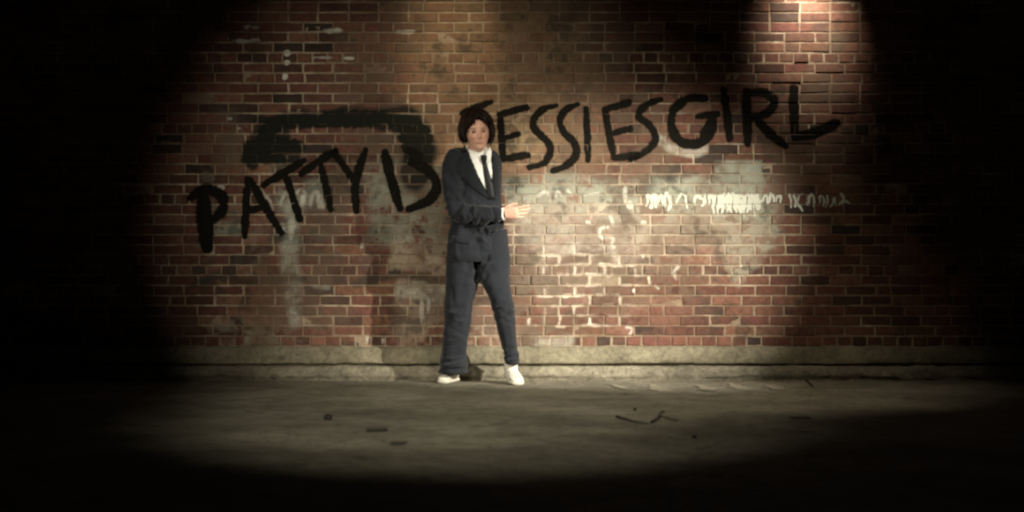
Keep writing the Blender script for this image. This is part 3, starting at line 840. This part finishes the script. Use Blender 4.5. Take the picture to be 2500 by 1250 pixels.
# folds pressed into cloth meshes: lines in picture space (px, py), amplitude in metres, width in px
def fold(me, lines, front=-.1, base=.0, seed=0, namp=.003, crumple=()):
    me.update()
    co = np.empty(len(me.vertices) * 3); me.vertices.foreach_get('co', co); co = co.reshape(-1, 3)
    no = np.array([v.normal[:] for v in me.vertices])
    dd = -co[:, 1]
    px = co[:, 0] * F / (D - dd) + 1250; py = 625 - (co[:, 2] - CH) * F / (D - dd)
    disp = np.zeros(len(co))
    fr = sstep(front, -.55, no[:, 1])
    for pts, amp, w in lines:
        disp += amp * np.exp(-(seg_dist(px, py, smooth_line(pts)) / w) ** 2) * fr
    for (cx_, cy_, rr_, am_, fx_, fz_) in crumple:
        w_ = np.exp(-((px - cx_) ** 2 + (py - cy_) ** 2) / rr_ ** 2)
        for i in np.nonzero(w_ > .05)[0]:
            c = co[i]
            disp[i] += 1.7 * am_ * w_[i] * (.5 - 2 * abs(noise.noise((c[0] * fx_ + c[2] * 6, c[1] * 9, c[2] * fz_ - c[0] * 7 + seed))))
    for i in range(len(co)):
        c = co[i]
        disp[i] += namp * noise.noise((c[0] * 9, c[1] * 9, c[2] * 5 + seed)) + namp * .6 * noise.noise((c[0] * 24, c[1] * 24, c[2] * 13 + seed))
    co += no * disp[:, None]
    me.vertices.foreach_set('co', co.ravel()); me.update()
    return px, py, no

# trousers
tr = Build()
def leg_rings(rows, yaw):
    lat = Vector((math.cos(yaw), math.sin(yaw), 0)); fw = Vector((math.sin(yaw), -math.cos(yaw), 0))
    return [oval(P(cx, cy, d), hw * PXM, hd * PXM, 32, lat, fw, p=2.1) for cx, cy, hw, hd, d in rows]
tr.loft(leg_rings([(1132, 560, 38, 40, .345), (1130, 630, 41, 44, .355), (1128, 690, 41, 42, .365), (1120, 740, 35, 36, .37), (1116, 790, 33, 33, .355), (1111, 840, 31, 33, .325), (1108, 872, 31, 36, .295), (1108, 888, 36, 44, .285), (1107, 899, 33, 43, .275), (1107, 909, 38, 50, .272)], 0))
tr.loft(leg_rings([(1200, 560, 38, 40, .335), (1206, 630, 39, 44, .345), (1206, 682, 38, 42, .372), (1221, 724, 29, 37, .415), (1230, 755, 27, 34, .425), (1236, 800, 24, 32, .395), (1243, 840, 20, 31, .375), (1249, 866, 18, 31, .368), (1250, 878, 19, 33, .37), (1252, 889, 18, 32, .372)], 0))
tm = remesh(tr.mesh(), .006, 5)
fold(tm, [([(1116, 660), (1111, 760)], .003, 6), ([(1234, 760), (1246, 800), (1254, 850)], .004, 4),
          ([(1169, 628), (1167, 690)], -.022, 6), ([(1165, 650), (1150, 740), (1138, 800)], -.005, 6), ([(1150, 640), (1128, 700)], -.006, 6), ([(1100, 700), (1122, 800)], -.005, 6),
          ([(1205, 742), (1240, 768)], -.007, 5), ([(1215, 775), (1248, 790)], -.006, 5), ([(1100, 800), (1135, 820)], -.005, 5), ([(1092, 845), (1130, 835)], -.005, 5), ([(1095, 872), (1138, 880)], -.006, 5),
          ([(1240, 850), (1246, 885)], -.004, 4), ([(1190, 650), (1205, 700)], .006, 8)], seed=2, namp=.005, crumple=[(1228, 755, 26, .016, 8, 22), (1110, 885, 30, .018, 7, 26), (1250, 868, 22, .014, 7, 26), (1172, 650, 34, .016, 14, 12), (1115, 770, 34, .012, 7, 18), (1108, 830, 30, .010, 8, 22)])
link_mesh('trousers', tm, M_SUIT, person)

# shirt body seen in the jacket's opening
sh = Build(); sh.loft(torso_rings(.93, TORSO[:6]))
sm = remesh(sh.mesh(), .008, 4)
shirt = link_mesh('shirt', sm, M_SHIRT, person)

# jacket: torso, both sleeves, one mesh with an opening cut for the shirt front
jk = Build()
jr = TORSO + [(1165, 632, .197, .117, .345), (1165, 639, .180, .100, .345)]
jk.loft(torso_rings(1.0, jr))
jk.tube([P(1109, 384, .42), P(1105, 402, .435), P(1103, 440, .445), P(1107, 480, .455), P(1114, 512, .46)], [.060, .067, .066, .062, .058], 20)
jk.tube([P(1113, 508, .46), P(1130, 521, .475), P(1160, 525, .497), P(1195, 524, .518), P(1219, 523, .535)], [.060, .064, .062, .056, .048], 20)
jk.tube([P(1120, 540, .43), P(1150, 546, .445), P(1185, 547, .45), P(1215, 546, .44)], [.045, .05, .05, .04], 18)
jk.tube([P(1200, 386, .26), P(1204, 402, .235), P(1205, 445, .19), P(1204, 508, .155)], [.055, .056, .052, .050], 20)
jk.tube([P(1204, 504, .155), P(1211, 545, .18), P(1217, 580, .215), P(1219, 604, .235)], [.050, .050, .049, .047], 20)
jm = remesh(jk.mesh(), .0055, 5)
STEP_LINE = [(1196, 482), (1186, 560), (1172, 640)]
fold(jm, [([(1130, 395), (1135, 440), (1128, 500)], -.011, 5), ([(1100, 470), (1125, 492)], -.007, 5), ([(1094, 492), (1120, 505)], -.007, 5), ([(1110, 505), (1128, 540)], -.009, 5), ([(1125, 505), (1140, 545)], .007, 5),
          ([(1140, 500), (1158, 545)], -.007, 5), ([(1165, 505), (1175, 545)], -.005, 5), ([(1185, 506), (1192, 548)], .005, 5), ([(1095, 450), (1120, 462)], .005, 6),
          ([(1150, 552), (1180, 575), (1230, 566)], -.009, 6), ([(1175, 590), (1200, 560), (1232, 578)], .008, 6), ([(1150, 560), (1168, 590), (1172, 622)], -.007, 5), ([(1170, 575), (1196, 612)], .006, 7),
          ([(1120, 556), (1115, 625)], .006, 8), ([(1100, 560), (1098, 625)], -.005, 6), ([(1205, 585), (1212, 628)], -.006, 6), ([(1212, 470), (1190, 498)], -.006, 5), ([(1150, 470), (1180, 495)], -.007, 6), ([(1148, 440), (1152, 490)], .006, 7),
          ([(1226, 560), (1200, 575)], -.008, 5)], seed=9, namp=.0045, crumple=[(1112, 508, 32, .020, 16, 16), (1160, 525, 30, .012, 20, 9), (1200, 525, 24, .010, 24, 8), (1172, 570, 40, .018, 12, 18), (1105, 430, 30, .010, 10, 16), (1215, 590, 26, .014, 12, 18), (1110, 590, 30, .009, 14, 8)])
jb = bmesh.new(); jb.from_mesh(jm)
bvh = BVHTree.FromBMesh(jb)
HOLE = [(1140, 350), (1150, 385), (1170, 430), (1191, 470), (1199, 450), (1203, 420), (1199, 385), (1190, 350)]
def inside(x, y, poly):
    c = False; j = len(poly) - 1
    for i in range(len(poly)):
        (xi, yi), (xj, yj) = poly[i], poly[j]
        if (yi > y) != (yj > y) and x < (xj - xi) * (y - yi) / (yj - yi) + xi: c = not c
        j = i
    return c
kill = []
for v in jb.verts:
    d = -v.co.y; px = v.co.x * F / (D - d) + 1250; py = 625 - (v.co.z - CH) * F / (D - d)
    if v.normal.y < 0.35 and py < 480 and inside(px, py, HOLE): kill.append(v)
bmesh.ops.delete(jb, geom=kill, context='VERTS')
jb.to_mesh(jm); jb.free()
jm = evaluated(jm, [('SOLIDIFY', dict(thickness=.006, offset=-1.0))])
jacket = link_mesh('jacket', jm, M_SUIT, person)

cam_pos = Vector((0, -D, CH))
sb_ = bmesh.new(); sb_.from_mesh(sm); sbvh = BVHTree.FromBMesh(sb_)
def drape(px, py, tree, off, dflt=.45):
    t = P(px, py, .3); dirv = (t - cam_pos).normalized()
    h = tree.ray_cast(cam_pos, dirv)
    if h[0] is None: return P(px, py, dflt)
    return h[0] - dirv * off
def chest_d(py):
    def hit(y):
        q = drape(1186, y, sbvh, 0)
        return -q.y
    if py >= 405: return hit(py)
    return np.interp(py, [350, 376, 405], [.395, .418, hit(405)])
def strip(name, A, B, tree, off, thick, mat, parent, nu=6, nv=26, bulge=.004, label=None):
    """a cloth piece between two edge lines, laid on the surface underneath"""
    A, B = smooth_line(A, 8), smooth_line(B, 8)
    def at(l, t):
        f = t * (len(l) - 1); i = min(int(f), len(l) - 2); f -= i
        return (l[i][0] * (1 - f) + l[i + 1][0] * f, l[i][1] * (1 - f) + l[i + 1][1] * f)
    vs = []
    for j in range(nv + 1):
        a, b = at(A, j / nv), at(B, j / nv)
        for i in range(nu + 1):
            s = i / nu
            x_, y_ = a[0] * (1 - s) + b[0] * s, a[1] * (1 - s) + b[1] * s
            if tree is None: vs.append(P(x_, y_, chest_d(y_) + off + bulge * math.sin(math.pi * s) - abs(x_ - 1180) * .0006))
            else: vs.append(drape(x_, y_, tree, off + bulge * math.sin(math.pi * s)))
    fs = [(j * (nu + 1) + i, j * (nu + 1) + i + 1, (j + 1) * (nu + 1) + i + 1, (j + 1) * (nu + 1) + i) for j in range(nv) for i in range(nu)]
    me = evaluated(mesh_from(vs, fs), [('SMOOTH', dict(iterations=2, factor=.4)), ('SOLIDIFY', dict(thickness=thick, offset=0))])
    return link_mesh(name, me, mat, parent)
strip('lapel', [(1141, 366), (1152, 400), (1172, 440), (1194, 484)], [(1130, 366), (1113, 408), (1140, 448), (1193, 487)], bvh, .006, .004, M_LAPEL, jacket)
strip('lapel', [(1194, 368), (1202, 395), (1206, 430), (1196, 480)], [(1202, 372), (1215, 402), (1219, 445), (1210, 490)], bvh, .006, .004, M_LAPEL, jacket)
strip('jacket_collar', [(1136, 352), (1138, 364)], [(1127, 362), (1128, 372)], bvh, .008, .004, M_LAPEL, jacket, 4, 6)
strip('pocket_square', [(1207, 410), (1214, 409)], [(1208, 416), (1216, 415)], bvh, .008, .004, M_TIE, jacket, 3, 4)
# shirt collar: band round the neck and two points
bd = Build()
nk = (neck1 - neck0).normalized()
c0 = P(1167, 374, .345)
bd.loft([oval(c0 + Vector((0, 0, dz)), r, r * 1.02, 32, FX, FY, p=2) for dz, r in ((-.03, .066), (.0, .066), (.028, .062), (.034, .0625), (.03, .058), (-.03, .060))], False)
link_mesh('collar_band', bd.mesh(), M_SHIRT, shirt)
strip('collar_point', [(1137, 352), (1154, 370), (1177, 383)], [(1140, 366), (1153, 388), (1164, 400)], None, .016, .003, M_SHIRT, shirt, 5, 12, .002)
strip('collar_point', [(1183, 380), (1190, 370), (1195, 358)], [(1192, 400), (1199, 386), (1200, 368)], None, .016, .003, M_SHIRT, shirt, 5, 12, .002)
# tie
tie = strip('tie', [(1176, 390), (1180, 420), (1185, 450), (1190, 488)], [(1186, 390), (1194, 420), (1204, 450), (1209, 486)], None, .012, .005, M_TIE, person, 6, 20, .005)
strip('tie_knot', [(1174, 378), (1175, 386), (1177, 396)], [(1187, 378), (1188, 386), (1186, 396)], None, .020, .010, M_TIE, tie, 5, 8, .006)
# buttons and cuff
for q in [(1168, 500), (1178, 545), (1150, 560), (1196, 556)]:
    p = drape(*q, bvh, .002); bd = Build()
    bd.loft([oval(p + Vector((0, -o, 0)), r, r, 16, FX, Vector((0, 0, 1)), p=2) for o, r in ((-.003, .008), (.001, .0085), (.003, .007), (.0025, .004))])
    link_mesh('button', bd.mesh(), M_BUTTON, jacket)
bd = Build()
ca, cb = P(1214, 523, .533), P(1232, 522, .548); cdv = (cb - ca).normalized()
cu = (Vector((0, 0, 1)) - cdv * cdv.z).normalized(); cw = cdv.cross(cu)
bd.loft([[ca.lerp(cb, t) + (cu * math.cos(2 * math.pi * k / 24) + cw * .85 * math.sin(2 * math.pi * k / 24)) * r for k in range(24)] for t, r in ((0, .036), (.5, .0385), (1, .039), (1.02, .036), (.6, .033))], False)
link_mesh('shirt_cuff', bd.mesh(), M_SHIRT, shirt)
strip('pocket_flap', [(1106, 575), (1126, 580), (1146, 582)], [(1106, 588), (1126, 594), (1146, 597)], bvh, .004, .004, M_SUIT, jacket, 4, 12, .001)

# shoes
def shoe(heel, toe, lift):
    """white low canvas shoe from heel point to toe point on the ground"""
    ax = Vector((toe.x - heel.x, toe.y - heel.y, 0)); Ln = ax.length; ax.normalize(); sd = Vector((-ax.y, ax.x, 0))
    rows = [(0, .018, .045, .03), (.02, .031, .075, .02), (.09, .035, .088, .01), (.22, .037, .092, .006), (.36, .039, .088, .004), (.52, .043, .074, .0), (.70, .047, .060, 0), (.85, .045, .050, 0), (.95, .036, .042, 0), (1.0, .018, .030, .006)]
    up_, so = Build(), Build(); ru, rs = [], []
    for t, w, h, z0 in rows:
        c = heel + ax * Ln * t + Vector((0, 0, lift * (1 - t) ** 1.5))
        ring = []
        for k in range(20):
            a = 2 * math.pi * k / 20
            zz = math.sin(a); ring.append(c + sd * w * math.cos(a) * (1 - .25 * max(0, zz)) + Vector((0, 0, .016 + (h - .016) * (.5 + .5 * zz))))
        ru.append(ring)
        rs.append([c + sd * (w + .003) * math.cos(2 * math.pi * k / 20) + Vector((0, 0, .012 + .012 * max(-1, min(1, 1.6 * math.sin(2 * math.pi * k / 20))))) for k in range(20)])
    up_.loft(ru); so.loft(rs)
    o = link_mesh('shoe', evaluated(up_.mesh(), [('SUBSURF', dict(levels=1))]), M_SHOE, person)
    link_mesh('sole', so.mesh(), M_SOLE, o)
    # laces across the instep
    lb = Build()
    for t in (.40, .47, .54):
        c = heel + ax * Ln * t + Vector((0, 0, lift * (1 - t) ** 1.5)); h = np.interp(t, [r[0] for r in rows], [r[2] for r in rows])
        lb.tube([c + sd * -.024 + Vector((0, 0, h - .004)), c + Vector((0, 0, h + .005)), c + sd * .024 + Vector((0, 0, h - .004))], [.003] * 3, 6)
    link_mesh('laces', lb.mesh(), M_SHOE, o)
def G(px, d): return Vector((WX(px, d), -d, .001))
shoe(G(1112, .135), G(1080, .375), 0.0)
shoe(G(1243, .27), G(1266, .525), .045)
bd = Build(); bd.tube([P(1247, 860, .37), P(1247, 888, .36), P(1248, 914, .345)], [.042, .044, .042], 16)
link_mesh('sock', bd.mesh(), M_SOCK, person)

# pale streaks of light painted as films on the pavement below the kerb at the right
M_STREAK = spray('painted_light', (.34, .31, .24))
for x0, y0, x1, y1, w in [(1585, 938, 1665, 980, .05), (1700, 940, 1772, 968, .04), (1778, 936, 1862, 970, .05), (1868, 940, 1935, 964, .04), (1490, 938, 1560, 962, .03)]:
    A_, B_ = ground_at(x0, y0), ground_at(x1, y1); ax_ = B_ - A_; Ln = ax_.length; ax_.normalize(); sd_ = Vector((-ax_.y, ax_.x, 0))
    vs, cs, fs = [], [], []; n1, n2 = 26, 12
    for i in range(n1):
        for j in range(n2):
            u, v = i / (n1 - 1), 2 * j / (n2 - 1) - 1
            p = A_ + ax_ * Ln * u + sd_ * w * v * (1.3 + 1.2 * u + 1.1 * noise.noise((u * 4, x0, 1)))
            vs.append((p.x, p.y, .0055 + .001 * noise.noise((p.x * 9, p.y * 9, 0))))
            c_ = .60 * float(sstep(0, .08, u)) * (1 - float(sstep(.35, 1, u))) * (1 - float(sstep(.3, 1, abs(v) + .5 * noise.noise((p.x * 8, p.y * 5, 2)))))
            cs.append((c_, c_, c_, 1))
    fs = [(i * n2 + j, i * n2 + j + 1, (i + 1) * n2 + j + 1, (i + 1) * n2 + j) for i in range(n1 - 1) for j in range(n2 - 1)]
    me = mesh_from(vs, fs, 'light_streak'); a = me.color_attributes.new('cover', 'FLOAT_COLOR', 'POINT'); a.data.foreach_set('color', np.asarray(cs, np.float32).ravel())
    link_mesh('light_streak', me, M_STREAK, pavement)

# ------------------------------------------------------------------ small litter on the pavement
M_STONE = concrete('dark_stone', (.03, .029, .024), (.055, .052, .043), (.018, .017, .014), 20)
M_SCRAP = concrete('dark_litter', (.07, .066, .05), (.11, .105, .08), (.045, .042, .032), 12)
M_TWIG = concrete('dry_twig', (.05, .042, .028), (.09, .075, .05), (.03, .026, .017), 12)
def stone(px, py, r, label):
    bd = Build(); c = ground_at(px, py); nn = 14; rg = []
    for i in range(1, 10):
        th = math.pi * i / 10
        rg.append([c + Vector((math.sin(th) * math.cos(2 * math.pi * k / nn) * 1.1, math.sin(th) * math.sin(2 * math.pi * k / nn), math.cos(th) * .8 + .7)) * r * (1 + .25 * noise.noise((i * .5, k * .6, px))) for k in range(nn)])
    bd.loft(rg); tag(link_mesh('stone', bd.mesh(), M_STONE), label, 'stone')
def scrap(px, py, w, l, rot, label):
    """crumpled flat scrap with its own thickness"""
    c = ground_at(px, py); n1, n2 = 9, 7; vs = []
    for j in range(n2):
        for i in range(n1):
            u, v = i / (n1 - 1) - .5, j / (n2 - 1) - .5
            e = 1 + .35 * noise.noise((u * 4, v * 4, px))
            k = math.sqrt(max(0, 1 - (2 * max(abs(u), abs(v))) ** 6 * .15))
            x, y = u * w * e * k, v * l * e * k
            vs.append(c + Vector((x * math.cos(rot) - y * math.sin(rot), x * math.sin(rot) + y * math.cos(rot), .006 + .004 * noise.noise((u * 5, v * 5, py)))))
    fs = [(j * n1 + i, j * n1 + i + 1, (j + 1) * n1 + i + 1, (j + 1) * n1 + i) for j in range(n2 - 1) for i in range(n1 - 1)]
    me = evaluated(mesh_from(vs, fs), [('SOLIDIFY', dict(thickness=.003, offset=0)), ('SUBSURF', dict(levels=1))])
    tag(link_mesh('litter_scrap', me, M_SCRAP), label, 'litter')
def twig(pts, r, label, fork=None):
    bd = Build(); q = [ground_at(*p) + Vector((0, 0, .008)) for p in pts]
    bd.tube(q, [r * (1 - .5 * i / (len(q) - 1)) for i in range(len(q))], 7)
    if fork: bd.tube([ground_at(*p) + Vector((0, 0, .010)) for p in fork], [r * .6] * len(fork), 6)
    tag(link_mesh('twig', bd.mesh(), M_TWIG), label, 'twig')
stone(801, 1026, .020, 'small round dark stone alone on the pavement, left of the man')
scrap(920, 1051, .11, .12, .1, 'flat dark scrap of litter on the pavement just right of the round stone')
scrap(972, 1084, .07, .11, -.2, 'small dark litter scrap nearest the bottom shadow, below left of the man')
scrap(1952, 1022, .11, .10, .05, 'flat dark litter scrap on the dim pavement at far right')
twig([(1505, 1020), (1545, 1032), (1582, 1038)], .006, 'thin dry twig lying flat, leftmost of the two right of the man')
twig([(1590, 1034), (1612, 1020), (1655, 1032)], .006, 'forked dry twig on the pavement, right of the thin straight one', [(1606, 1026), (1612, 1012), (1622, 1008)])
stone(1550, 1002, .009, 'tiny dark stone lying behind the two twigs')
stone(1695, 1070, .010, 'small dark stone at the edge of the light, right of the twigs')
twig([(1968, 930), (1976, 938), (1984, 945)], .009, 'short dark stick lying against the kerb at far right')

# grit and crumbled mortar, thickest along the foot of the kerb
gr = random.Random(21); gb = Build()
for i in range(2600):
    y = -.10 - abs(gr.gauss(0, .10)) if gr.random() < .5 else -.1 - gr.random() ** 1.3 * 6.0
    x = gr.uniform(-2.6, 2.7); r = gr.uniform(.0018, .0055) * (1.5 if gr.random() < .06 else 1)
    c = Vector((x, y, r * .5)); a0 = gr.uniform(0, 6.28)
    ring = [c + Vector((math.cos(a0 + k * 1.2566) * r * gr.uniform(.7, 1.3), math.sin(a0 + k * 1.2566) * r * gr.uniform(.7, 1.3), 0)) for k in range(5)]
    top = c + Vector((0, 0, r * .8)); bot = c - Vector((0, 0, r * .6))
    o = len(gb.v); gb.v += ring + [top, bot]
    for k in range(5): gb.f += [(o + k, o + (k + 1) % 5, o + 5), (o + (k + 1) % 5, o + k, o + 6)]
M_GRIT = concrete('grit', (.12, .10, .075), (.30, .27, .2), (.05, .045, .035), 9)
tag(link_mesh('grit', gb.mesh('grit', False), M_GRIT), 'loose grit scattered over the pavement and along the kerb', 'grit', kind='stuff')
